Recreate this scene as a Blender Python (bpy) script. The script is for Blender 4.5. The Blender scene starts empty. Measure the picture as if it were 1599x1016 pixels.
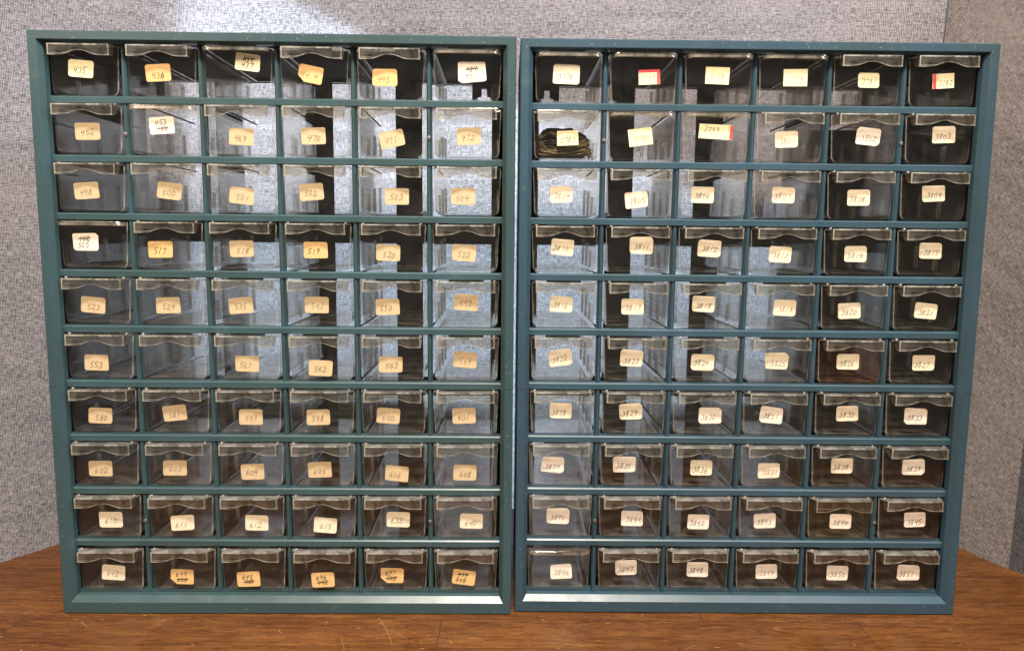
import bpy, bmesh, math, random
from mathutils import Vector, Matrix
S = bpy.context.scene
C = S.collection
random.seed(11)

# ---------------------------------------------------------------- camera
cam_d = bpy.data.cameras.new('camera'); cam = bpy.data.objects.new('camera', cam_d); C.objects.link(cam)
S.camera = cam
cam_d.sensor_width = 36.0; cam_d.lens = 36.0*1150/1599
cam_d.clip_start = 0.02; cam_d.clip_end = 50
PITCH, ROLL, CH = -0.1177, -0.0099, 0.3369
fw = Vector((0, math.cos(PITCH), math.sin(PITCH))); up0 = Vector((0, -math.sin(PITCH), math.cos(PITCH))); r0 = Vector((1, 0, 0))
cr, sr = math.cos(ROLL), math.sin(ROLL)
rt = r0*cr - up0*sr; up = r0*sr + up0*cr
M = Matrix((rt, up, -fw)).transposed().to_4x4(); M.translation = Vector((0, 0, CH))
cam.matrix_world = M

# ---------------------------------------------------------------- world, lamps, exposure
w = bpy.data.worlds.new('World'); S.world = w; w.use_nodes = True
bg = w.node_tree.nodes['Background']; bg.inputs['Color'].default_value = (1.0, 0.9, 0.8, 1); bg.inputs['Strength'].default_value = 0.14

def area(name, loc, target, size, power, col, sy=None):
    l = bpy.data.lights.new(name, 'AREA'); l.energy = power; l.color = col; l.size = size
    if sy: l.shape = 'RECTANGLE'; l.size_y = sy
    o = bpy.data.objects.new(name, l); C.objects.link(o); o.location = loc
    o.rotation_euler = (Vector(target)-Vector(loc)).to_track_quat('-Z', 'Y').to_euler()
    return o
area('ceiling_lamp', (0.03, -0.27, 1.74), (0.0, 0.62, 0.15), 0.26, 84.0, (1.0, 0.90, 0.77), 0.20)
area('window_light_front', (1.35, -0.35, 1.75), (-0.45, 0.7, 0.3), 0.9, 42.0, (0.80, 0.89, 1.0))
area('room_lamp', (-1.1, -0.6, 1.2), (0.3, 0.7, 0.25), 0.5, 10.0, (1.0, 0.82, 0.66))
area('window_light_behind', (-0.06, 1.50, 0.36), (-0.05, 0.9, 0.32), 0.9, 39.0, (0.66, 0.86, 1.0), 0.4)

S.render.engine = 'CYCLES'
S.view_settings.view_transform = 'Standard'; S.view_settings.look = 'None'
S.view_settings.exposure = 0.0; S.view_settings.gamma = 1.0; S.view_settings.use_curve_mapping = False
cy = S.cycles
cy.max_bounces = 10; cy.transparent_max_bounces = 64; cy.glossy_bounces = 6; cy.diffuse_bounces = 3; cy.transmission_bounces = 6
cy.use_denoising = True; cy.caustics_reflective = True; cy.sample_clamp_indirect = 4.0

# ---------------------------------------------------------------- materials
class NT:
    def __init__(s, name):
        s.m = bpy.data.materials.new(name); s.m.use_nodes = True; s.t = s.m.node_tree; s.t.nodes.clear()
        s.out = s.n('ShaderNodeOutputMaterial')
    def n(s, ty, **kw):
        nd = s.t.nodes.new(ty)
        for k, v in kw.items():
            if k in ('operation', 'blend_type', 'data_type', 'noise_dimensions', 'feature', 'offset', 'offset_frequency', 'squash', 'wave_type', 'bands_direction'):
                setattr(nd, k, v)
        for k, v in kw.items():
            if k.startswith('i_'):
                kk = k[2:]; kk = int(kk) if kk.isdigit() else kk.replace('_', ' ')
                if isinstance(v, bpy.types.NodeSocket): s.t.links.new(v, nd.inputs[kk])
                else: nd.inputs[kk].default_value = v
        return nd
    def link(s, a, b): s.t.links.new(a, b)
    def math(s, op, a, b=0.0, c=0.0):
        return s.n('ShaderNodeMath', operation=op, i_0=a, i_1=b, i_2=c).outputs[0]
    def ramp(s, fac, stops):
        r = s.n('ShaderNodeValToRGB', i_Fac=fac); e = r.color_ramp.elements
        e[0].position, e[0].color = stops[0][0], (*stops[0][1], 1)
        e[1].position, e[1].color = stops[-1][0], (*stops[-1][1], 1)
        for p, c in stops[1:-1]:
            x = e.new(p); x.color = (*c, 1)
        return r.outputs[0]
    def mix(s, f, a, b, bt='MIX'):
        m = s.n('ShaderNodeMix', data_type='RGBA', blend_type=bt)
        for k, v in ((0, f), (6, a), (7, b)):
            if isinstance(v, bpy.types.NodeSocket): s.t.links.new(v, m.inputs[k])
            else: m.inputs[k].default_value = v if k == 0 else (*v, 1)
        return m.outputs[2]
    def coord(s, scale=(1, 1, 1), which='Object'):
        tc = s.n('ShaderNodeTexCoord'); mp = s.n('ShaderNodeMapping', i_Scale=scale); s.link(tc.outputs[which], mp.inputs[0]); return mp.outputs[0]
    def noise(s, vec, scale, detail=2.0, rough=0.5, dist=0.0):
        return s.n('ShaderNodeTexNoise', i_Vector=vec, i_Scale=scale, i_Detail=detail, i_Roughness=rough, i_Distortion=dist).outputs[0]
    def surf(s, sh): s.link(sh, s.out.inputs[0]); return s.m

def m_teal(name, base):
    t = NT(name); v = t.coord()
    big = t.noise(v, 9, 4, .6); fine = t.noise(v, 900, 2, .6); st = t.noise(t.coord((60, 60, 600)), 1.0, 3, .6)
    col = t.mix(t.ramp(big, [(.3, (0, 0, 0)), (.75, (1, 1, 1))]), (base[0]*.95, base[1]*.84, base[2]*.78), (base[0]*1.15, base[1]*1.12, base[2]*1.30))
    dust = t.ramp(t.noise(v, 38, 6, .72), [(.60, (0, 0, 0)), (.80, (1, 1, 1))])
    col = t.mix(t.math('MULTIPLY', dust, .22), col, (.16, .17, .16))
    rough = t.math('ADD', t.math('MULTIPLY', t.noise(v, 26, 5, .65), .32), .20)
    b = t.n('ShaderNodeBump', i_Strength=.12, i_Distance=.0004, i_Height=t.math('ADD', fine, t.math('MULTIPLY', big, .6)))
    p = t.n('ShaderNodeBsdfPrincipled', i_Base_Color=col, i_Roughness=rough, i_Normal=b.outputs[0]); p.inputs['Specular IOR Level'].default_value = .5
    return t.surf(p.outputs[0])

def m_simple(name, col, rough=.6, metal=0., var=.15, scale=200):
    t = NT(name); v = t.coord(); n = t.noise(v, scale, 3, .6)
    c = t.mix(n, tuple(x*(1-var) for x in col), tuple(min(1, x*(1+var)) for x in col))
    p = t.n('ShaderNodeBsdfPrincipled', i_Base_Color=c, i_Roughness=rough, i_Metallic=metal)
    return t.surf(p.outputs[0])

def m_plastic(name, tint, milky, haze_col=(.42, .38, .33), gloss=1.0):
    t = NT(name); v = t.coord()
    bf = t.n('ShaderNodeNewGeometry').outputs['Backfacing']
    ior = t.math('ADD', t.math('MULTIPLY', bf, 1/1.5-1.5), 1.5)
    wob = t.noise(v, 55, 2, .5)
    scr = t.noise(t.coord((900, 40, 300)), 1.0, 3, .7)
    bump = t.n('ShaderNodeBump', i_Strength=.10, i_Distance=.0012, i_Height=t.math('ADD', wob, t.math('MULTIPLY', scr, .05)))
    fr = t.n('ShaderNodeFresnel', i_IOR=ior, i_Normal=bump.outputs[0]).outputs[0]
    fr = t.math('MINIMUM', t.math('MULTIPLY', fr, gloss), .92)
    tr = t.n('ShaderNodeBsdfTransparent', i_Color=(*tint, 1))
    gl = t.n('ShaderNodeBsdfGlossy', i_Roughness=.06, i_Normal=bump.outputs[0], i_Color=(.95, .94, .92, 1))
    df = t.n('ShaderNodeBsdfDiffuse', i_Color=(*haze_col, 1))
    dirt_haze = t.math('MULTIPLY', t.ramp(t.noise(v, 70, 5, .7), [(.38, (.15,)*3), (.72, (1.8,)*3)]), milky)  # surface dirt; also carries the painted brightness of edges and ribs
    sv = t.n('ShaderNodeMapping', i_Rotation=(0, .9, 0), i_Scale=(8, 60, 700)); t.link(v, sv.inputs[0])
    hair = t.math('MULTIPLY', t.ramp(t.noise(sv.outputs[0], 1.0, 2, .5), [(.70, (0, 0, 0)), (.76, (1, 1, 1))]), .16)
    dirt_haze = t.math('MINIMUM', t.math('ADD', dirt_haze, hair), .9)
    m1 = t.n('ShaderNodeMixShader'); t.link(dirt_haze, m1.inputs[0]); t.link(tr.outputs[0], m1.inputs[1]); t.link(df.outputs[0], m1.inputs[2])
    m2 = t.n('ShaderNodeMixShader'); t.link(fr, m2.inputs[0]); t.link(m1.outputs[0], m2.inputs[1]); t.link(gl.outputs[0], m2.inputs[2])
    return t.surf(m2.outputs[0])

def m_paper(name, col, edge=.82):
    t = NT(name); v = t.coord()
    n = t.noise(v, 160, 4, .65); f = t.noise(v, 1500, 2, .6)
    c = t.mix(t.ramp(n, [(.35, (0, 0, 0)), (.7, (1, 1, 1))]), tuple(x*edge for x in col), col)
    c = t.mix(t.math('MULTIPLY', f, .15), c, tuple(x*.6 for x in col))
    b = t.n('ShaderNodeBump', i_Strength=.25, i_Distance=.0003, i_Height=t.noise(v, 90, 3, .6))
    p = t.n('ShaderNodeBsdfPrincipled', i_Base_Color=c, i_Roughness=.62, i_Normal=b.outputs[0]); p.inputs['Specular IOR Level'].default_value = .3
    return t.surf(p.outputs[0])

def m_fabric(name, dark, light, thin=.3, diag=0.0):
    t = NT(name); tc = t.n('ShaderNodeTexCoord')
    rot = t.n('ShaderNodeMapping', i_Rotation=(0, 0, diag)); t.link(tc.outputs['UV'], rot.inputs[0])
    def sc(x, y):
        m = t.n('ShaderNodeMapping', i_Scale=(x, y, 1)); t.link(rot.outputs[0], m.inputs[0]); return m.outputs[0]
    warp = t.noise(sc(1000, 150), 1.0, 3, .6); weft = t.noise(sc(140, 950), 1.0, 3, .6)
    wx = t.n('ShaderNodeTexWave', bands_direction='X', i_Vector=sc(1, 1), i_Scale=215.0, i_Distortion=1.2, i_Detail=1.5).outputs[1]
    wy = t.n('ShaderNodeTexWave', bands_direction='Y', i_Vector=sc(1, 1), i_Scale=215.0, i_Distortion=1.2, i_Detail=1.5).outputs[1]
    th = t.math('ADD', t.math('MULTIPLY', warp, .5), t.math('MULTIPLY', weft, .5))
    grid = t.math('MULTIPLY', t.math('ADD', wx, wy), .5)
    h = t.math('ADD', t.math('MULTIPLY', th, .80), t.math('MULTIPLY', grid, .20))
    slub = t.noise(sc(9, 60), 1.0, 3, .6); blot = t.noise(sc(5, 4), 1.0, 3, .5)
    h2 = t.math('ADD', h, t.math('ADD', t.math('MULTIPLY', t.math('SUBTRACT', slub, .5), .10), t.math('MULTIPLY', t.math('SUBTRACT', blot, .5), .10)))
    mid = tuple((a*1.1+b*.9)/2 for a, b in zip(dark, light))
    c = t.ramp(h2, [(.40, dark), (.50, mid), (.60, light)])
    b = t.n('ShaderNodeBump', i_Strength=.6, i_Distance=.0006, i_Height=h)
    d = t.n('ShaderNodeBsdfDiffuse', i_Color=c, i_Roughness=.8, i_Normal=b.outputs[0])
    tl = t.n('ShaderNodeBsdfTranslucent', i_Color=c)
    m = t.n('ShaderNodeMixShader', i_0=thin); t.link(d.outputs[0], m.inputs[1]); t.link(tl.outputs[0], m.inputs[2])
    return t.surf(m.outputs[0])

def m_wood(name):
    t = NT(name); tc = t.n('ShaderNodeTexCoord')
    def sc(x, y, l=(0, 0, 0), src=None):
        m = t.n('ShaderNodeMapping', i_Scale=(x, y, 1), i_Location=l); t.link(src or tc.outputs['Object'], m.inputs[0]); return m.outputs[0]
    br = t.n('ShaderNodeTexBrick', offset=.37, offset_frequency=2, i_Vector=sc(1, 1, (.06, .0262, 0)), i_Color1=(0, 0, 0, 1), i_Color2=(1, 1, 1, 1), i_Mortar=(.5, .5, .5, 1), i_Scale=1.0, i_Mortar_Size=.0005, i_Mortar_Smooth=.3, i_Bias=0.0, i_Brick_Width=.37, i_Row_Height=.0462)
    per = br.outputs[0]; mort = br.outputs[1]
    off = t.n('ShaderNodeVectorMath', operation='SCALE'); t.link(per, off.inputs[0]); off.inputs['Scale'].default_value = 7.3
    pv = t.n('ShaderNodeVectorMath', operation='ADD'); t.link(tc.outputs['Object'], pv.inputs[0]); t.link(off.outputs[0], pv.inputs[1]); pv = pv.outputs[0]
    grain = t.noise(sc(22, 210, src=pv), 1.0, 7, .70, .8)
    fig = t.noise(sc(3.2, 16, src=pv), 1.0, 3, .55, 1.0)
    pore = t.noise(sc(110, 900, src=pv), 1.0, 3, .7)
    c = t.ramp(grain, [(.28, (.048, .014, .0035)), (.47, (.140, .050, .012)), (.70, (.235, .098, .026))])
    c = t.mix(.6, c, t.ramp(fig, [(.3, (.42, .36, .33)), (.7, (1, 1, 1))]), 'MULTIPLY')
    c = t.mix(.35, c, t.ramp(per, [(0, (.62, .55, .5)), (1, (1, 1, 1))]), 'MULTIPLY')
    c = t.mix(t.ramp(pore, [(.52, (0, 0, 0)), (.62, (.75, .75, .75))]), c, (.045, .014, .004))
    c = t.mix(t.math('MULTIPLY', mort, .75), c, (.03, .011, .004))
    worn = t.ramp(t.noise(sc(14, 14), 1.0, 6, .75), [(.62, (0, 0, 0)), (.8, (.30, .30, .30))])
    c = t.mix(worn, c, (.42, .21, .08))
    rough = t.math('ADD', t.math('MULTIPLY', t.noise(sc(20, 30), 1.0, 4, .6), .22), t.math('ADD', t.math('MULTIPLY', grain, .15), .10))
    b = t.n('ShaderNodeBump', i_Strength=.25, i_Distance=.0005, i_Height=t.math('ADD', t.math('MULTIPLY', grain, .5), t.math('SUBTRACT', t.math('MULTIPLY', pore, -.3), mort)))
    p = t.n('ShaderNodeBsdfPrincipled', i_Base_Color=c, i_Roughness=rough, i_Normal=b.outputs[0])
    return t.surf(p.outputs[0])

TEAL = [m_teal('teal_plastic', (.030, .063, .065)), m_teal('blue_teal_plastic', (.027, .059, .075))]
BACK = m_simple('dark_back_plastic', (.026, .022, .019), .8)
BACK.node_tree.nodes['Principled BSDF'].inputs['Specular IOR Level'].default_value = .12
SCUFF = m_simple('scuff', (.33, .36, .34), .8)
CRACK = m_simple('crack', (.008, .012, .012), .9)
RIVET = m_simple('rivet_metal', (.45, .44, .40), .38, 1.0, .4, 900)
CLEAR = m_plastic('clear_styrene', (.965, .96, .95), .010)
EDGE = m_plastic('painted_edge_shine', (.86, .84, .80), .20, (.80, .74, .62), 2.2)  # pale haze paints the light that clear edges gather
HCLEAR = m_plastic('clear_styrene_handle', (.87, .84, .79), .05, (.52, .47, .40), 1.4)  # darkened tint stands in for light the handle would bend away
SHINE = m_plastic('painted_rib_ledge_shine', (.90, .89, .87), .16, (.72, .70, .66), 1.6)  # milky haze paints bright streaks on ribs and sheen on the ledge
RCLEAR = m_plastic('reddish_styrene', (.94, .86, .80), .03, (.30, .12, .05))
YCLEAR = m_plastic('yellowed_styrene', (.955, .935, .88), .02, (.42, .38, .28))
DUST_HAZE = m_plastic('dust_and_haze_film', (.975, .97, .96), .15, (.42, .38, .33), .25)  # settled dust plus painted haze for reflections in the drawer floor
HEDGE_SHINE = m_plastic('painted_handle_edge_shine', (.62, .58, .50), .30, (.86, .80, .68), 2.4)  # painted edge brightness, with a dark tint to deepen shadows on stickers
YEDGE_SHINE = m_plastic('painted_yellowed_edge_shine', (.86, .82, .72), .22, (.62, .54, .38), 1.6)  # yellowed plastic with edge brightness painted in as haze
PAPER = {'t': m_paper('tan_paper', (.58, .43, .25)), 'c': m_paper('cream_paper', (.81, .68, .49)), 'o': m_paper('orange_paper', (.72, .45, .19)),
         'p': m_paper('pale_paper', (.86, .73, .60)), 'y': m_paper('yellow_cream_paper', (.84, .72, .44))}
RED = m_simple('red_print', (.62, .05, .05), .6)
INK = {'soft': m_simple('soft_pencil', (.105, .08, .06), .8), 'pencil': m_simple('pencil', (.06, .045, .035), .7), 'ink': m_simple('black_ink', (.022, .018, .016), .6), 'faint': m_simple('faint_pencil', (.15, .11, .07), .8), 'brown': m_simple('brown_print', (.20, .10, .05), .7)}
FLOSS = m_simple('olive_brown_floss', (.17, .108, .036), .35, 0, .6, 500)
FLOSSD = m_simple('dark_brown_floss', (.030, .017, .009), .45, 0, .5, 500)
FAB = m_fabric('grey_linen', (.095, .088, .100), (.56, .53, .57))
FABR = m_fabric('taupe_linen', (.085, .070, .067), (.41, .355, .338), .22, .62)
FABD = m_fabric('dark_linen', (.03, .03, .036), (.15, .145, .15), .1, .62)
BLOCKER = m_simple('backlight_blocker', (.10, .09, .08), .9)
WOOD = m_wood('butcher_block'); SCR = m_simple('scratched_wood', (.36, .18, .07), .7)

# ---------------------------------------------------------------- helpers
class MB:
    def __init__(s): s.v = []; s.f = []; s.mi = []
    def face(s, pts, mi=0):
        b = len(s.v); s.v += [tuple(p) for p in pts]; s.f.append(tuple(range(b, b+len(pts)))); s.mi.append(mi)
    def box(s, x0, x1, y0, y1, z0, z1, mi=0):
        b = len(s.v); s.v += [(x, y, z) for x in (x0, x1) for y in (y0, y1) for z in (z0, z1)]
        for q in ((0, 1, 3, 2), (4, 6, 7, 5), (0, 4, 5, 1), (2, 3, 7, 6), (0, 2, 6, 4), (1, 5, 7, 3)):
            s.f.append(tuple(b+i for i in q)); s.mi.append(mi)
    def loft(s, rings, mi=0, closed=True, caps=(False, False), cap_mi=None):
        b = len(s.v); n = len(rings[0])
        for r in rings: s.v += [tuple(p) for p in r]
        for k in range(len(rings)-1):
            for i in range(n if closed else n-1):
                j = (i+1) % n
                s.f.append((b+k*n+i, b+k*n+j, b+(k+1)*n+j, b+(k+1)*n+i)); s.mi.append(mi)
        cm = mi if cap_mi is None else cap_mi
        if caps[0]: s.f.append(tuple(b+i for i in reversed(range(n)))); s.mi.append(cm)
        if caps[1]: s.f.append(tuple(b+(len(rings)-1)*n+i for i in range(n))); s.mi.append(cm)
    def tube(s, pts, r, n=5, mi=0):
        rings = []
        for i, p in enumerate(pts):
            p = Vector(p); a = Vector(pts[max(0, i-1)]); c = Vector(pts[min(len(pts)-1, i+1)]); d = (c-a).normalized()
            u = d.cross(Vector((0.13, .2, 1))).normalized(); w_ = d.cross(u)
            rings.append([p+u*r*math.cos(2*math.pi*k/n)+w_*r*math.sin(2*math.pi*k/n) for k in range(n)])
        s.loft(rings, mi, True, (True, True))
    def mesh(s, name, mats, smooth=False):
        me = bpy.data.meshes.new(name); me.from_pydata(s.v, [], s.f)
        for m in mats: me.materials.append(m)
        for p, k in zip(me.polygons, s.mi): p.material_index = k; p.use_smooth = smooth
        bm = bmesh.new(); bm.from_mesh(me); bmesh.ops.recalc_face_normals(bm, faces=bm.faces); bm.to_mesh(me); bm.free()
        me.update(); return me
def obj(name, me, parent=None, loc=(0, 0, 0), rot=(0, 0, 0)):
    o = bpy.data.objects.new(name, me); C.objects.link(o); o.location = loc; o.rotation_euler = rot
    if parent: o.parent = parent
    return o
def tag(o, label, cat=None, group=None, kind=None):
    o['label'] = label
    if cat: o['category'] = cat
    if group: o['group'] = group
    if kind: o['kind'] = kind
def bevel(o, w_, seg=2, ang=35):
    m = o.modifiers.new('bevel', 'BEVEL'); m.width = w_; m.segments = seg; m.limit_method = 'ANGLE'; m.angle_limit = math.radians(ang); m.harden_normals = False

# ---------------------------------------------------------------- table
tb = MB(); tb.box(-1.3, 1.3, .20, 1.1, -.04, 0)
rs = random.Random(5)
for k in range(150):
    x = rs.uniform(-.55, .6); y = rs.choice([rs.uniform(.555, .625), rs.uniform(.555, .625), rs.uniform(.6, .75)]) if k % 3 else rs.uniform(.56, .72)
    if -.42 < x < .42 and y > .63: y = rs.uniform(.555, .622)
    if x > .33 and k % 2: x = rs.uniform(.41, .55)
    L = rs.choice([.0012, .002, .003, .005, .012, .03, .05]); a = rs.uniform(-1.3, 1.3) if rs.random() < .7 else rs.uniform(-.2, .2); cv = rs.uniform(-.5, .5)
    wd = rs.uniform(.00006, .00013) if L > .01 else rs.uniform(.00015, .00035)
    pts = []; n = 7; px, py = x, y
    for i in range(n+1): pts.append((px, py)); px += L/n*math.cos(a); py += L/n*math.sin(a); a += cv/n
    for i in range(n):
        if L > .02 and rs.random() < .25: continue
        (x0, y0), (x1, y1) = pts[i], pts[i+1]; d = math.hypot(x1-x0, y1-y0); nx, ny = -(y1-y0)/d*wd, (x1-x0)/d*wd; z = .00006+k*1e-6
        tb.face([(x0-nx, y0-ny, z), (x1-nx, y1-ny, z), (x1+nx, y1+ny, z), (x0+nx, y0+ny, z)], 1)
table = obj('wooden_table', tb.mesh('wooden_table', [WOOD, SCR]))
tag(table, 'scratched orange brown butcher block table top under both drawer cabinets', 'table')

# ---------------------------------------------------------------- fabric screens behind the cabinets
def smooth_path(P, sub=8):
    out = []
    for i in range(len(P)-1):
        p0 = P[max(0, i-1)]; p1 = P[i]; p2 = P[i+1]; p3 = P[min(len(P)-1, i+2)]
        for k in range(sub):
            t_ = k/sub
            out.append(tuple(.5*((2*b)+(-a+c)*t_+(2*a-5*b+4*c-d)*t_*t_+(-a+3*b-3*c+d)*t_**3) for a, b, c, d in zip(p0, p1, p2, p3)))
    out.append(tuple(P[-1])); return out
def curtain(name, bot, top, H, mat, thick, nz=14):
    me = bpy.data.meshes.new(name); bm = bmesh.new(); uvl = bm.loops.layers.uv.new('UVMap')
    L = [0]
    for i in range(1, len(bot)): L.append(L[-1]+math.dist(bot[i], bot[i-1]))
    g = []
    for i in range(len(bot)):
        col = []
        for j in range(nz+1):
            q = j/nz; rip = .0016*math.sin(L[i]*21+q*3)*math.sin(q*3.1)
            col.append(bm.verts.new((bot[i][0]*(1-q)+top[i][0]*q, bot[i][1]*(1-q)+top[i][1]*q+rip, H*q)))
        g.append(col)
    for i in range(len(bot)-1):
        for j in range(nz):
            f = bm.faces.new((g[i][j], g[i+1][j], g[i+1][j+1], g[i][j+1])); f.smooth = True
            for lp, (a, b) in zip(f.loops, ((i, j), (i+1, j), (i+1, j+1), (i, j+1))): lp[uvl].uv = (L[a], H*b/nz)
    bm.to_mesh(me); bm.free(); me.materials.append(mat)
    o = obj(name, me)
    return o
backL = smooth_path([(-.75, .39), (-.64, .555), (-.5254, .7246), (-.4925, .7736), (-.455, .83), (-.41, .872), (-.34, .889), (-.2, .892), (0, .892), (.2, .892), (.35, .892), (.472, .886)])
topL = [(x if x < .4 else x+(x-.4)/.072*.034, y) for x, y in backL]
o = curtain('fabric_screen', backL, topL, .80, FAB, 0)
tag(o, 'light grey woven fabric screen curving round the back and left of the table', 'fabric screen')
rb = smooth_path([(.4727, .884), (.487, .835), (.502, .7803), (.5195, .7325)], 5)
rtp = [(x+.017+(y-.7325)/.1515*.017, y) for x, y in rb]
o = curtain('side_screen', rb, rtp, .80, FABR, 0)
tag(o, 'taupe woven fabric side panel standing right of the right cabinet', 'fabric panel')
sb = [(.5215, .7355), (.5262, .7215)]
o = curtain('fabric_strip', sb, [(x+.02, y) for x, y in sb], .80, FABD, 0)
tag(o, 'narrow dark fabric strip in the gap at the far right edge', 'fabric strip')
eb = smooth_path([(.5245, .7175), (.54, .672), (.62, .45), (.66, .30)], 4)
o = curtain('side_screen', eb, [(x+.02, y) for x, y in eb], .80, FABR, 0)
tag(o, 'taupe fabric panel at the photo edge, beyond the dark strip', 'fabric panel')
# unseen boards added behind the cloth to shape the backlight; daylight from the window behind only reaches the cloth where they leave it open
bd = MB(); y0, y1 = .918, .922
def prism(poly):
    bd.loft([[(x, y0, z) for x, z in poly], [(x, y1, z) for x, z in poly]], 0, True, (True, True))
prism([(-1.0, 0), (-.384, 0), (-.384, .80), (-1.0, .80)])
prism([(-.3835, .80), (-.3835, .655), (-.2785, .609), (.0016, .488), (.112, .441), (.3105, .345), (.3105, .80)])
prism([(-.3835, 0), (-.015, 0), (-.035, .13), (-.20, .155), (-.3835, .16)])
prism([(.030, 0), (.3105, 0), (.3105, .155), (.05, .105)])
prism([(.311, 0), (1.0, 0), (1.0, .80), (.311, .80)])
o = obj('backlight_blocker', bd.mesh('backlight_blocker', [BLOCKER])); tag(o, 'unseen board added behind the light grey fabric screen to shape the backlight', 'board')

# ---------------------------------------------------------------- cabinet housing, grid, back
W_, H_, D_ = .400, .5015, .155
GX0, GW, GZ1, GP, YB = .0107, .3786, .4481, .0482, .0085
ROWTOP = [GZ1+GP-.0030] + [GZ1-GP*k-.003 for k in range(9)]
def row_floor(r): return GZ1-GP*r+.003
def housing_mesh(ci, rnd):
    m = MB()
    def ring(inL, inR, inB, inT, y):
        return [(-W_/2+inL, y, inB), (W_/2-inR, y, inB), (W_/2-inR, y, H_-inT), (-W_/2+inL, y, H_-inT)]
    e = .0009
    m.loft([ring(.0045, .0045, .0045, .0045, D_), ring(.0, .0, .0, .0, D_), ring(0, 0, 0, 0, e), ring(e, e, e, e, 0), ring(.0072, .0072, .0105, .0068, 0),
            ring(.0076, .0076, .0109, .0072, .0004), ring(.0105, .0105, .0150, .0078, .0048), ring(.0107, .0107, .0152, .0080, .0052), ring(.0107, .0107, .0152, .0080, YB+.003)], 0)
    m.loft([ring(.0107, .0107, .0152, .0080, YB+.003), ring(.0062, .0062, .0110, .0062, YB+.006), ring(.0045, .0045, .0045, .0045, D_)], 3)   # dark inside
    for s in (-1, 1):          # hairline joint between the two halves of the side rails
        z = .2045+.001*rnd.random(); x = s*W_/2
        zz = [0, .0006, .0001, .0009, .0012]
        for i in range(4):
            xa = x-s*(.0001+.0018*i); xb = x-s*(.0001+.0018*(i+1))
            q = [(xa, -.00012, z+zz[i]), (xb, -.00012, z+zz[i+1]), (xb, -.00012, z+zz[i+1]+.00045), (xa, -.00012, z+zz[i]+.00045)]
            m.face(q if s < 0 else q[::-1], 1)
        m.box(x-s*.0107 - .00006, x-s*.0107+.00006, .0054, YB+.002, z+.0012, z+.0017, 1)
    k = 0
    while k < 95:              # pale nicks and rubs on the flat front rim
        side = rnd.randrange(4); t_ = rnd.random()
        if side == 0: x, z = -W_/2+rnd.uniform(.001, .0066), t_*H_
        elif side == 1: x, z = W_/2-rnd.uniform(.001, .0066), t_*H_
        elif side == 2: x, z = (t_-.5)*W_, rnd.uniform(.001, .0098)
        else: x, z = (t_-.5)*W_, H_-rnd.uniform(.001, .0062)
        L = rnd.choice([.0005, .0008, .0012, .0025]); a = rnd.uniform(0, 3.1); wd = rnd.uniform(.00012, .0003) if L > .001 else L*.5
        if not (-.199 < x-L and x+L < .199 and z-L > .0005 and z+L < H_-.0005): k += 1; continue
        dx, dz = math.cos(a)*L/2, math.sin(a)*L/2; nx, nz = -math.sin(a)*wd/2, math.cos(a)*wd/2; y = -.00008-k*1e-6
        m.face([(x-dx-nx, y, z-dz-nz), (x+dx-nx, y, z+dz-nz), (x+dx*.7+nx, y, z+dz*.7+nz), (x-dx*.8+nx, y, z-dz*.8+nz)], 2)
        k += 1
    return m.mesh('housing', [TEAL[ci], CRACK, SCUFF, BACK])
def grid_mesh(ci):
    m = MB(); xL, xR = -W_/2+GX0-.003, W_/2-GX0+.003
    for k in range(9):         # nine full-width rails with a softened top edge
        z = GZ1-GP*k; h = .0030
        prof = [(YB, z-h+.0004), (YB, z+h-.0011), (YB+.0011, z+h), (YB+.011, z+h), (YB+.011, z-h+.0006), (YB+.0005, z-h)]
        m.loft([[(xL, y, zz) for y, zz in prof], [(xR, y, zz) for y, zz in prof]], 0, True, (True, True))
    z = .0152+.0008
    m.box(xL, xR, YB+.0035, YB+.011, .010, row_floor(9) if 0 else .0166)
    tops = [H_-.0085]+[GZ1-GP*k-.003 for k in range(9)]
    for r in range(10):
        z0 = GZ1-GP*r+.003 if r < 9 else .0152; z1 = tops[r]
        if r < 9: z0 = GZ1-GP*r+.0028
        for j in range(1, 6):
            x = -W_/2+.0087+.3819*j/6
            prof = [(x-.0021, YB+.0032), (x-.0009, YB+.0010), (x+.0009, YB+.0010), (x+.0021, YB+.0032), (x+.0021, YB+.011), (x-.0021, YB+.011)]
            m.loft([[(a, b, z0-.0002) for a, b in prof], [(a, b, z1+.0002) for a, b in prof]], 0, True, (True, True))
        zr = GZ1-GP*r+.003 if r < 9 else row_floor(9)
        for j in range(7):     # runners under the drawer edges, front to back
            x = -W_/2+.0087+.3819*j/6
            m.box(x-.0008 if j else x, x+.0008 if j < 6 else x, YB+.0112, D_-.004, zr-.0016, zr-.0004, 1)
        for j in range(6):     # stop tab hanging above each drawer
            x = -W_/2+.0087+.3819*(j+.5)/6
            m.box(x-.0155, x+.0150, YB+.0030, YB+.0050, z1-.0022, z1+.001)
    return m.mesh('drawer_grid', [TEAL[ci], BACK])
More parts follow.
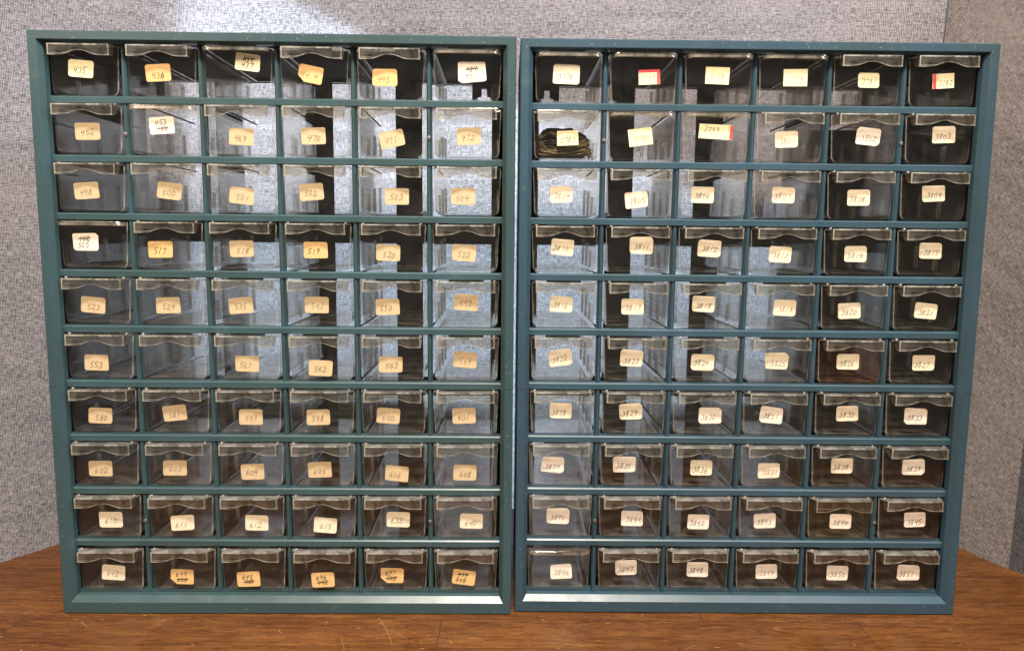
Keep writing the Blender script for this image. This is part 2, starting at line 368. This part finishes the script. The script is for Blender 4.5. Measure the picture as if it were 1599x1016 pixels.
def back_mesh(ci):
    m = MB(); a, b = D_-.003, D_-.001; X = lambda v: v-.2
    xs = [(.0046, .022), (.094, .1213), (.186, .2140), (.2787, .306), (.378, .3954)]
    for x0, x1 in xs: m.box(X(x0), X(x1), a, b, .0046, H_-.0046)
    zb = [(.0047, .016), (.168, .188), (.330, .355), (.4920, H_-.0047)]
    for i in range(4):
        x0, x1 = xs[i][1]+.00005, xs[i+1][0]-.00005
        for z0, z1 in zb: m.box(X(x0), X(x1), a, b, z0, z1)
    def key(s):                # plate with the keyhole hanging slot at the upper corners
        cx = .0302; P = [(.0221, .4919), (.0425, .4919), (.0425, .4715), (.0400, .4700), (.0385, .4700)]
        P2 = [(.0360, .4740), (.0372, .4775), (.0372, .4800), (.0330, .4812), (.0325, .4890), (.0275, .4890), (.0270, .4812), (.0235, .4800), (.0235, .4770), (.0250, .4735), (.0221, .4715)]
        Q = P+P2; Q = [(s*(x-.2), z) for x, z in Q]
        m.loft([[(x, a, z) for x, z in Q], [(x, b, z) for x, z in Q]], 0, True, (True, True))
    key(1 if ci else -1)
    o0, o1 = (.3575, .3780) if ci else (.0220, .0425)
    m.box(X(o0)+(.00005 if ci else 0), X(o1)-.00005, a+.0002, b, .4715, .4919)
    if ci: m.box(X(.30605), X(.37795), a+.0003, b-.0002, .0161, .3299); m.box(X(.30605), X(.37795), a+.0003, b-.0002, .3551, .452)
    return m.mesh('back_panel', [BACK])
def rivet_mesh():
    m = MB(); n = 12
    R = [[(r*math.cos(2*math.pi*i/n)*(1+.12*math.sin(i*2.3)), y, r*math.sin(2*math.pi*i/n)) for i in range(n)] for r, y in ((.0016, .0004), (.0017, -.0004), (.0013, -.0011), (.0008, -.0012), (.0006, -.0005))]
    m.loft(R, 0, True, (True, True)); return m.mesh('rivet', [RIVET])

# ---------------------------------------------------------------- drawers
DW, DB, DH, DL, T = .0578, .0545, .0402, .136, .0014
def U(wt, wb, zb, zt, r, n=5):   # open U profile from top left, round the bottom, to top right
    P = [(-wt/2, zt)]
    for k in range(n+1):
        a = math.pi+math.pi/2*k/n; P.append((-wb/2+r+r*math.cos(a), zb+r+r*math.sin(a)))
    for k in range(n+1):
        a = 1.5*math.pi+math.pi/2*k/n; P.append((wb/2-r+r*math.cos(a), zb+r+r*math.sin(a)))
    P.append((wt/2, zt)); return P
def tray_mesh(mats):
    m = MB(); o_ = U(DW, DB, 0, DH, .0052); i_ = U(DW-2*T, DB-2*T, T, DH, .0040); n = len(o_)
    A = lambda P, y: [(x, y, z) for x, z in P]
    m.loft([A(o_, .0006), A(o_, DL)], 0, False); m.loft([A(i_, T), A(i_, DL-T)], 0, False)
    os_ = [(x*.972, z*.972+.0006) for x, z in o_]
    m.loft([A(os_, 0), A(o_, .0006)], 1, False)  # pale strip paints the highlight round the front outline
    m.face(A(os_, 0), 0); m.face(A(i_, T), 0); m.face(A(i_, DL-T), 0); m.face(A(o_, DL), 0)
    # rim
    x0, x1 = DW/2, DW/2-T
    m.face([(-x0, 0, DH), (x0, 0, DH), (x1, T, DH), (-x1, T, DH)], 1); m.face([(-x0, DL, DH), (x0, DL, DH), (x1, DL-T, DH), (-x1, DL-T, DH)], 1)
    for s in (-1, 1):
        m.face([(s*x0, 0, DH), (s*x0, DL, DH), (s*x1, DL-T, DH), (s*x1, T, DH)], 1)
        for y, h in ((.033, .019), (.0365, .019), (.064, .026), (.0675, .026), (.098, .029), (.1015, .029)):   # divider slots moulded in the side walls
            t0 = DB/2-T+.0004; m.box(min(s*(t0-.0013), s*(t0+.0008)), max(s*(t0-.0013), s*(t0+.0008)), y, y+.0012, T+.002, h, 2)
    m.face([(-DB/2+.0042, T+.0006, T+.00012), (DB/2-.0042, T+.0006, T+.00012), (DB/2-.0042, DL-T-.0006, T+.00012), (-DB/2+.0042, DL-T-.0006, T+.00012)], 3)
    # moulded gate mark on the floor
    for r in (.0045, .0075):
        k = 20; R = [[((r+d)*math.cos(2*math.pi*i/k), .072+(r+d)*math.sin(2*math.pi*i/k)*.9, T+zz) for i in range(k)] for d, zz in ((-.0004, .00002), (0, .0003), (.0004, .00002))]
        m.loft(R, 0)
    return m.mesh('drawer', mats)
def handle_mesh(mats, drop=.0092, yo=.0092):
    m = MB(); zt, tk = DH-.0002, .0012; hw0, hw = .0285, .0252
    # ledge, wide at the drawer face and narrowing to the flap
    P = [(-hw0, 0), (-hw0, -.0020), (-hw, -.0060), (-hw, -yo), (hw, -yo), (hw, -.0060), (hw0, -.0020), (hw0, 0)]
    m.loft([[(x, y, zt-tk) for x, y in P], [(x, y, zt) for x, y in P]], 0, True, (True, True), 2)  # milky caps paint the lamp light reflected by the ledge
    m.face([(-hw, -yo-.00003, zt-tk), (hw, -yo-.00003, zt-tk), (hw, -yo-.00003, zt-.0001), (-hw, -yo-.00003, zt-.0001)], 1)  # pale strip paints the highlight on the ledge front
    # flap with the finger arch cut out of its lower edge
    N = 26; ring = []
    def zbot(u):
        a = abs(u); return zt-drop if a > .68 else zt-drop+.0040*(.5+.5*math.cos(math.pi*a/.68))
    top0, bot0, top1, bot1 = [], [], [], []
    for k in range(N+1):
        u = -1+2*k/N; x = u*hw; z = zbot(u)
        top0.append((x, -yo, zt-tk)); bot0.append((x, -yo-.0001, z)); top1.append((x, -yo+tk, zt-tk)); bot1.append((x, -yo+tk, z))
    m.loft([top0, bot0], 0, False); m.loft([top1, bot1], 0, False); m.loft([bot0, bot1], 1, False)
    m.loft([[(x, y-.00006, z+.00045) for x, y, z in bot0], [(x, y-.00006, z) for x, y, z in bot0]], 1, False)   # pale strip painting the refracted highlight along the arch
    for s in (-1, 1):          # end cheeks of the flap
        xa, xb = s*hw, s*(hw-tk)
        c = [(-yo, zt-tk), (-yo, zt-drop), (-yo*.55, zt-drop), (0, zt-drop+.0042), (0, zt-tk)]
        m.loft([[(xa, y, z) for y, z in c], [(xb, y+.00005, z) for y, z in c]], 0, True, (True, True))
        m.face([(xa-.00003*s, -yo, zt-drop), (xb, -yo, zt-drop), (xb, -yo-.00004, zt-tk), (xa, -yo-.00004, zt-tk)], 1)
    for s in (-1, 1):          # little moulded posts on the ledge
        x = s*.0245; m.box(x-.0010, x+.0010, -.0030, -.0014, zt+.0001, zt+.0010, 1)
    return m.mesh('handle', mats)
def lip_mesh(mats):
    m = MB(); zt = DH-.0003; yo, hw = .0088, .0286; P = []
    P.append((-hw, 0))
    for k in range(7):
        a = math.pi+math.pi/2*k/6; P.append((-hw+.0065+.0065*math.cos(a), -yo+.0065+.0065*math.sin(a)))
    for k in range(7):
        a = 1.5*math.pi+math.pi/2*k/6; P.append((hw-.0065+.0065*math.cos(a), -yo+.0065+.0065*math.sin(a)))
    P.append((hw, 0))
    def R(f, z): return [(x*f, y*f if y < -.001 else y, z) for x, y in P]
    rings = []
    for k in range(9):
        a = math.pi*(k/8-.5); rings.append(R(.965+.035*math.cos(a), zt-.0017+.0017*math.sin(a)))
    m.loft(rings, 0); m.face(rings[-1], 0); m.face(R(.93, zt-.0012), 0); m.loft([R(.93, zt-.0012), rings[0]], 1)
    return m.mesh('handle', mats)

# ---------------------------------------------------------------- handwriting
def arc(cx, cy_, rx, ry, a0, a1, n=7): return [(cx+rx*math.cos(math.radians(a0+(a1-a0)*k/n)), cy_+ry*math.sin(math.radians(a0+(a1-a0)*k/n))) for k in range(n+1)]
GL = {
 '0': [arc(.3, .45, .24, .42, 100, 470, 12)], '1': [[(.42, 1), (.36, .6), (.26, 0)]],
 '2': [[(.06, .78)]+arc(.30, .74, .22, .24, 150, -40, 6)+[(.2, .22), (.04, .06), (.16, .12), (.42, .02), (.72, .08)]],
 '3': [arc(.28, .74, .22, .22, 150, -75, 6)+arc(.27, .27, .27, .27, 75, -150, 7)],
 '4': [[(.14, .98), (.06, .52), (.12, .46), (.40, .52), (.62, .56)], [(.54, .98), (.46, .5), (.36, -.04)]],
 '5': [[(.16, .92), (.10, .56)]+arc(.24, .28, .24, .28, 95, -130, 7), [(.16, .92), (.38, .95), (.62, 1.0)]],
 '6': [[(.42, .98), (.2, .7), (.08, .36)]+arc(.28, .25, .21, .25, 170, 520, 10)],
 '7': [[(.04, .82), (.10, .93), (.36, .92), (.58, .94), (.48, .62), (.30, -.06)]],
 '8': [[(.50, .86)]+arc(.30, .76, .18, .2, 40, 230, 6)+[(.3, .5), (.42, .36)]+arc(.26, .22, .2, .22, 20, -230, 8)+[(.32, .52), (.5, .84)]],
 '9': [arc(.28, .72, .19, .22, 30, 380, 8)+[(.46, .6), (.40, .3), (.26, -.06)]],
 '.': [[(.2, .05), (.3, .02)]], '-': [[(.1, .45), (.6, .48)]],
}
def sm(P):
    if len(P) < 3: return P
    return smooth_path(P, 3)
def write(m, text, cx, cz, h, rot, wd, mi, rnd, y0=-.00030, slant=.22, strike=False):
    adv = h*.74; tw = adv*len(text)-h*.14; x = -tw/2; base = 0; zi = [0]
    def tr(px, pz):
        px += pz*slant; return (cx+px*math.cos(rot)-pz*math.sin(rot), cz+px*math.sin(rot)+pz*math.cos(rot))
    def stroke(P, wd):
        P = [tr(*p) for p in P]; n = len(P)
        for i in range(n-1):
            (ax, az), (bx, bz) = P[i], P[i+1]; d = math.hypot(bx-ax, bz-az)
            if d < 1e-6: continue
            w2 = wd*.5*(.78+.4*math.sin(zi[0]*.31+i*.5)**2); ex, ez = (bx-ax)/d*w2*.6, (bz-az)/d*w2*.6; nx, nz = -(bz-az)/d*w2, (bx-ax)/d*w2
            y = y0-zi[0]*4e-7; zi[0] += 1
            m.face([(ax-ex-nx, y, az-ez-nz), (bx+ex-nx, y, bz+ez-nz), (bx+ex+nx, y, bz+ez+nz), (ax-ex+nx, y, az-ez+nz)], mi)
    for ch in text:
        hh = h*rnd.uniform(.86, 1.1); oz = rnd.uniform(-.08, .08)*h; ww = rnd.uniform(.85, 1.08)
        for st in GL[ch]: stroke(sm([(x+px*h*ww+rnd.uniform(-.01, .01)*h, pz*hh-h*.5+oz) for px, pz in st]), wd)
        x += adv*rnd.uniform(.92, 1.08)
    if strike:
        P = []; n = 9
        for k in range(n): P.append((-tw/2-h*.1+(tw+h*.3)*k/(n-1), h*(.22 if k % 2 else -.16)*rnd.uniform(.5, 1)))
        stroke(sm(P), wd); stroke([(-tw/2-h*.2, -h*.02), (tw/2+h*.35, h*.16)], wd)
def rrect(w2, h2, r, rnd, wob=.0002, clip=None):
    P = []
    for q, (sx, sz) in enumerate(((1, 1), (-1, 1), (-1, -1), (1, -1))):
        rr = r*rnd.uniform(.75, 1.3) if r > .0004 else .0001
        if clip == q:
            P += [(sx*w2, sz*(h2-.0048)), (sx*(w2-.0058), sz*h2)] if sx*sz > 0 else [(sx*(w2-.0058), sz*h2), (sx*w2, sz*(h2-.0048))]; continue
        n = 4 if r > .0004 else 1
        jx, jz = rnd.uniform(-wob, wob), rnd.uniform(-wob, wob)
        for k in range(n+1):
            a = math.pi/2*q+math.pi/2*k/n; P.append((sx*(w2-rr)+rr*math.cos(a)+jx, sz*(h2-rr)+rr*math.sin(a)+jz))
    return P
def sticker_mesh(style, num, rnd):
    """style: paper letter + flags; the mesh is centred on the origin, front towards -y"""
    m = MB(); paper = style[0]; fl = style[1:]
    ink = 'ink' if 'k' in fl else ('faint' if 'f' in fl else ('pencil' if num % 3 else 'soft'))
    w2, h2, r = .01035, .0070, .0018
    if num > 3000: w2, h2, r = .0098, .0069, .0020
    if 'q' in fl: w2, h2, r = .0102, .0071, .0001
    if 'w' in fl: w2, h2 = .0145, .0061
    if 'n' in fl: w2, h2 = .0090, .0062
    if 'b' in fl: w2, h2 = .0112, .0080
    clip = 2 if 'l' in fl else None
    def slab(P, ya, yb, mi=0):
        m.loft([[(x, ya, z) for x, z in P], [(x, yb, z) for x, z in P]], mi, True, (True, True))
    if 'd' in fl:              # an older sticker peeps out from under the newer one
        a = rnd.uniform(-.07, .07); dx, dz = rnd.choice((-1, 1))*rnd.uniform(.0006, .0011), rnd.choice((-1, 1, -1))*rnd.uniform(.0006, .0010)
        P = rrect(w2, h2, r, rnd); P = [(x*math.cos(a)-z*math.sin(a)+dx, x*math.sin(a)+z*math.cos(a)+dz) for x, z in P]
        slab(P, -.00012, 0, 4)
    P = rrect(w2, h2, r, rnd, clip=clip); slab(P, -.00026, -.00002 if 'd' not in fl else -.00013, 0)
    yr = -.00028
    def rect(x0, x1, z0, z1, mi): m.face([(x0, yr, z0), (x1, yr, z0), (x1, yr, z1), (x0, yr, z1)], mi)
    if 'T' in fl: rect(-w2+.0001, w2-.0001, h2-.0024, h2-.0001, 2); rect(w2-.0026, w2-.0001, -h2+.0001, h2-.00245, 2); rect(-w2+.0002, w2-.0044, h2-.0040, h2-.0037, 3); rect(w2-.0044, w2-.0041, -h2+.0002, h2-.0037, 3)
    if 'R' in fl: rect(w2-.0026, w2-.0001, -h2+.0001, h2-.0001, 2); rect(w2-.0042, w2-.0039, -h2+.0001, h2-.0001, 3)
    if 'L' in fl: rect(-w2+.0001, -w2+.0030, -h2+.0001, h2-.0001, 2); rect(-w2+.0040, -w2+.0043, -h2+.0001, h2-.0001, 3)
    h = .0049 if num < 3000 else .0046; wd = .00052 if ink == 'ink' else (.00044 if ink == 'pencil' else .00042)
    jx, jz = rnd.uniform(-.0014, .0010), rnd.uniform(-.0020, -.0006); tilt = rnd.uniform(-.03, .05)
    st = {437: ('854', 1), 453: ('100', 0), 505: ('102', 1), 451: ('484', 1), 644: ('666', 0), 645: ('700', 0), 646: ('992', 0), 647: ('725', 0), 648: ('999', 1)}.get(num)
    if st:
        wi = .0005; up_ = .0026; smh = .0040
        zs, zn = (up_, -.0026) if st[1] else (-up_+.0002, .0026)
        write(m, st[0], jx, zs, smh, tilt, wi, 5 if num > 600 or num == 437 else 1, rnd, strike=True)
        write(m, str(num), jx-.0008, zn, smh+.0004, tilt, wi, 5 if num > 643 else 1, rnd, y0=-.00033)
    else:
        t_ = '44.4' if num == 444 else str(num)
        if 'w' in fl: jx = -.0035; jz = .0022
        if 'L' in fl: jx, h = .0018, .0042
        if 'T' in fl: jx, jz, h = -.0016, -.0016, .0040
        write(m, t_, jx, jz, h, tilt, wd, 1, rnd)
        if num == 436: write(m, '6', jx+.0037, jz+.0002, h, tilt, .0006, 5, rnd, y0=-.00036)
    m2 = m.mesh('sticker', [PAPER[paper], INK[ink], RED, INK['brown'], PAPER[paper], INK['ink']])
    return m2

STK = [
 [(435, -3.1, 21.1, -4), (436, -3.3, 18.8, 4), (437, 8.2, 28.3, -6), (444, -3.0, 19.1, -11), (445, -5.2, 17.3, 0), (451, 4.3, 22.4, 5)],
 [(452, -0.7, 18.5, 1), (453, -2.1, 24.0, 4), (469, 1.7, 15.6, -2), (470, -1.7, 16.8, 3), (471, 0.2, 15.2, 12), (472, 1.5, 18.3, 3)],
 [(498, -4.1, 17.6, 5), (500, 2.4, 18.1, -6), (501, 0.1, 14.7, -5), (502, -4.6, 18.6, 5), (503, 4.1, 15.6, -1), (504, -3.5, 16.2, 0)],
 [(505, -7.7, 22.9, 2), (517, -7.7, 16.7, 0), (518, -1.4, 17.9, 2), (519, -2.1, 17.4, 0), (520, -3.7, 15.8, -3), (522, -1.5, 16.2, -4)],
 [(523, -3.9, 16.7, -5), (524, -2.8, 17.0, 2), (535, -4.1, 17.3, 5), (543, -2.6, 18.4, -1), (550, -5.0, 17.2, 2), (552, -0.0, 21.7, -3)],
 [(553, -4.0, 14.5, -1), (0, -4.4, 15.0, 0), (561, -0.5, 14.4, -1), (562, -0.4, 11.1, -3), (563, -2.1, 14.7, 0), (564, -0.7, 19.5, -4)],
 [(580, -3.3, 15.4, -2), (581, -1.7, 18.4, 6), (597, 1.6, 15.1, 0), (598, -3.3, 15.2, 1), (600, -4.8, 17.0, -4), (601, -1.7, 17.4, 2)],
 [(602, -5.4, 15.7, 0), (603, -3.9, 16.6, 0), (604, 0.9, 13.5, 2), (605, -2.6, 15.9, 2), (606, 2.1, 12.7, -6), (608, -0.8, 13.6, -1)],
 [(610, 1.4, 17.0, 0), (611, 0.8, 14.3, 3), (612, 3.7, 14.6, -2), (615, 1.0, 12.4, -5), (632, 3.4, 18.1, -1), (640, 5.4, 16.9, -1)],
 [(642, 1.4, 17.1, -4), (644, -1.9, 13.1, -2), (645, -5.1, 10.9, 3), (646, -1.5, 10.8, 3), (647, -3.4, 14.9, -1), (648, -1.7, 13.6, -8)],
]
STR = [
 [(3776, -1.9, 22.8, -2), (3777, 5.0, 21.2, 3), (3778, -1.1, 22.8, -2), (3779, 2.4, 22.0, 1), (3781, 1.5, 20.6, 0), (3782, 1.0, 20.5, 4)],
 [(3787, 1.0, 18.3, 3), (3790, -0.5, 19.8, 8), (3799, 0.0, 24.7, -2), (3801, -3.0, 18.9, 2), (3802, 4.0, 22.3, -6), (3803, 4.5, 24.3, 2)],
 [(3804, -4.2, 19.0, 1), (3805, -2.2, 15.0, 6), (3806, -9.6, 19.7, -1), (3807, -2.7, 20.1, -1), (3808, -1.1, 18.8, 1), (3809, 0.1, 22.8, 3)],
 [(3810, -2.0, 21.9, -5), (3811, 2.9, 23.7, -1), (3812, -1.4, 22.6, -4), (3813, -2.5, 17.4, -3), (3814, -0.5, 18.6, 0), (3815, 0.9, 22.0, 0)],
 [(3816, -2.5, 20.4, -4), (3817, -3.4, 18.7, 0), (3818, -5.0, 21.8, -3), (3819, 3.1, 19.1, -2), (3820, -3.2, 17.1, 3), (3821, 0.7, 17.5, -5)],
 [(3822, -1.9, 21.7, 11), (3823, -3.5, 21.1, -1), (3824, -4.0, 18.5, -2), (3825, -0.9, 19.4, -2), (3826, -1.7, 19.7, 0), (3827, 2.2, 19.4, 1)],
 [(3828, -1.1, 21.6, -1), (3829, -2.1, 21.0, 2), (3830, 4.8, 18.4, 0), (3831, -2.7, 18.6, -4), (3832, 0.4, 21.2, 2), (3833, -1.9, 19.7, -2)],
 [(3834, -6.6, 20.3, -2), (3835, -6.2, 21.4, -1), (3836, -0.4, 18.5, -1), (3837, -3.5, 16.3, 1), (3838, -1.2, 21.3, 0), (3839, 0.1, 21.0, 2)],
 [(3840, -1.4, 20.0, -1), (3841, 1.9, 18.8, 0), (3842, -1.6, 16.2, -1), (3843, -4.9, 17.6, 3), (3844, 1.8, 17.3, -1), (3845, 5.2, 19.7, 3)],
 [(3846, 2.4, 17.1, 3), (3847, -2.7, 21.8, 2), (3848, 0.1, 19.9, 0), (3849, -0.2, 18.5, 2), (3850, 0.7, 17.8, -1), (3851, 2.4, 18.9, -2)],
]
def style_of(n):
    sp = {435: 'yk', 436: 'o', 437: 'y', 444: 'ofl', 445: 'of', 451: 'pdb', 453: 'p', 505: 'pd', 517: 'ok', 519: 'ok', 644: 'okl', 645: 'ok', 646: 'ok', 647: 'okl', 648: 'ok',
          3776: 'cb', 3777: 'yqTfn', 3778: 'yqf', 3779: 'yqf', 3781: 'yn', 3782: 'yqLn', 3787: 'yqn', 3790: 'yqf', 3799: 'yqwRf', 3802: 'pd', 3811: 'cd', 3812: 'cd', 3822: 'cd', 3823: 'cd', 3824: 'cd', 3825: 'cd',
          3829: 'cd', 3830: 'pd', 3831: 'pd', 3833: 'pd', 3834: 'pd', 3835: 'pd', 3839: 'pd', 3840: 'pd', 3851: 'pd', 3842: 'p', 3843: 'p'}
    if n in sp: return sp[n]
    if n < 610: return 't'
    if n < 650: return 'c'
    return 'c' if n < 3840 else 'p'
PN = {'t': 'tan', 'c': 'cream', 'o': 'orange', 'p': 'pale', 'y': 'pale yellow'}
def words(n, st):
    if n in (453, 505, 437, 451, 644, 645, 646, 647, 648): s = f'small {PN[st[0]]} sticker reading {n} beside a crossed out number'
    elif 'T' in st or 'R' in st or 'L' in st: s = f'red edged pale yellow sticker reading {n}'
    elif 'q' in st: s = f'square cornered pale yellow sticker reading {n}'
    elif 'd' in st: s = f'doubled {PN[st[0]]} sticker reading {n}'
    else: s = f'{PN[st[0]]} sticker reading {"44.4" if n == 444 else n}'
    return s
LIPS = {437, 451, 453, 505, 3776, 3777, 3778, 3779, 3790, 3799, 3846}
TRAY = tray_mesh([CLEAR, EDGE, SHINE, DUST_HAZE]); TRAYY = tray_mesh([YCLEAR, YEDGE_SHINE, SHINE, DUST_HAZE]); TRAYR = tray_mesh([RCLEAR, EDGE, SHINE, DUST_HAZE])
HAND = handle_mesh([HCLEAR, HEDGE_SHINE, SHINE]); HANDY = handle_mesh([YCLEAR, YEDGE_SHINE, SHINE], .0108, .0100); LIP = lip_mesh([HCLEAR, EDGE])
GRIDM = {}; RIV = rivet_mesh()
def cabinet(ci, X, Y, yaw, rows, label):
    rnd = random.Random(40+ci)
    root = obj('drawer_cabinet', None, None, (X, Y, 0.0002), (0, 0, yaw)); tag(root, label, 'cabinet', 'two sixty-drawer cabinets side by side')
    obj('housing', housing_mesh(ci, rnd), root); g = obj('drawer_grid', grid_mesh(ci), root); bevel(g, .00035, 2, 50); obj('back_panel', back_mesh(ci), root)
    for r, j in (((1, 1), (1, 5), (8, 1), (8, 5))):
        obj('rivet', RIV, root, (-W_/2+.0087+.3819*j/6, YB+.0010, row_floor(r)+.0175), (0, rnd.uniform(0, 6), 0))
    for r, row in enumerate(rows):
        for k, (num, dx, dz, ang) in enumerate(row):
            x = -W_/2+.0087+.3819*(k+.5)/6; zb = row_floor(r)+.0010
            if r == 9: zb = row_floor(9)-.0004
            jy = rnd.uniform(-.0004, .0007)
            if r == 0: jz = -.0006
            else: jz = 0
            ye = num == 3844
            d = obj('drawer', TRAYY if ye else (TRAYR if num == 3826 else TRAY), root, (x+rnd.uniform(-.0005, .0005), YB+.0015+jy, zb+jz), (0, rnd.uniform(-.004, .004), rnd.uniform(-.004, .004)))
            lip = num in LIPS
            h_ = obj('handle', HANDY if ye else (LIP if lip else HAND), d); bevel(h_, .00045 if lip else .0003, 2, 40)
            if num:
                st = style_of(num); rn = random.Random(num)
                obj('sticker', sticker_mesh(st, num, rn), d, (dx/1000, -.00008, dz/1000-jz), (0, -math.radians(ang), 0))
                if num == 3826: d['label'] = 'clear drawer with cream sticker reading 3826'
                d['label'] = ('yellowed ' if ye else 'clear ')+('lipped ' if lip else '')+'drawer with '+words(num, st)
            else: d['label'] = 'clear drawer without any sticker, between 553 and 561'
    return root
CL = cabinet(0, -.1986, .6262, .0148, STK, 'left green teal cabinet whose sixty clear drawers are numbered 435 to 648')
CR = cabinet(1, .2048, .6351, .0056, STR, 'right blue teal cabinet whose sixty clear drawers are numbered 3776 to 3851')

# ---------------------------------------------------------------- floss in drawer 3787
fm = MB(); rf = random.Random(3)
def strand(P, r, mi): fm.tube(smooth_path(P, 5), r, 4, mi)
for k in range(150):           # main hank: a mound sweeping from the left front, under the sticker, to the right
    q = rf.random(); yy = rf.uniform(0, .030); lay = rf.random()
    top = .010+.013*lay*(1-abs(q-.5)*.6)
    P = [(-.0235+rf.uniform(0, .003), .004+yy*.6, .005+.010*lay+rf.uniform(-.002, .002)), (-.016, .003+yy, .0035+.006*lay), (-.006, .002+yy, .003+.006*lay+rf.uniform(0, .002)),
         (.006, .002+yy, .003+.010*lay), (.015, .003+yy, .004+.013*lay), (.019+rf.uniform(-.001, .001), .008+yy, .006+.014*lay), (.012, .014+yy*.8, .012+.013*lay), (0, .016+yy*.7, .014+.010*lay), (-.012, .014+yy*.7, .012+.009*lay)]
    strand([(x+rf.uniform(-.0008, .0008), y, z+rf.uniform(-.0008, .0008)) for x, y, z in P], rf.uniform(.00032, .00050), 0 if rf.random() < .78 else 1)
for k in range(45):            # darker tail looping up on the left and over the top
    yy = rf.uniform(0, .02); s = rf.uniform(-.002, .002)
    P = [(-.022+s, .010+yy, .016+s), (-.019+s, .008+yy, .025+s*.6), (-.010+s, .012+yy, .0265+s*.5), (-.003, .014+yy, .0262+s*.4), (.004+s, .016+yy, .0272+s*.4), (.010, .018+yy, .0235+s*.5)]
    strand(P, .00045, 1)
for k in range(170):           # dark strands added at the left and back to block the bright background
    yy = rf.uniform(.006, .040); zz = rf.uniform(.004, .026); s = rf.uniform(-.0015, .0015)
    strand([(-.0235, yy, zz*.8), (-.017+s, yy+.003, zz+s), (-.010+s, yy, zz*.95), (-.003+s, yy+.003, zz*.8), (.006+s, yy+.002, zz*.6+s), (.016, yy, zz*.45)], .0006, 1 if rf.random() < .8 else 0)
for k in range(40):            # cut end fanning out at the right bottom
    s = rf.uniform(-.003, .003); yy = rf.uniform(0, .012)
    P = [(0, .006+yy, .006+s*.4), (.009, .004+yy, .007+s*.6), (.016, .003+yy, .0085+s), (.0215+rf.uniform(-.001, .0015), .004+yy, .0055+s*1.1)]
    strand(P, .0004, 0)
sk = obj('thread_skein', fm.mesh('thread_skein', [FLOSS, FLOSSD], True))
x = -W_/2+.0087+.3819*.5/6; M_ = CR.matrix_basis
loc = Vector((.2048, .6351, .0002)) + Matrix.Rotation(.0056, 3, 'Z') @ Vector((x, YB+.0035, row_floor(1)+.0010+.0010))
sk.location = loc; sk.rotation_euler = (0, 0, .0056)
tag(sk, 'skein of olive brown embroidery floss lying inside the drawer marked 3787', 'thread')
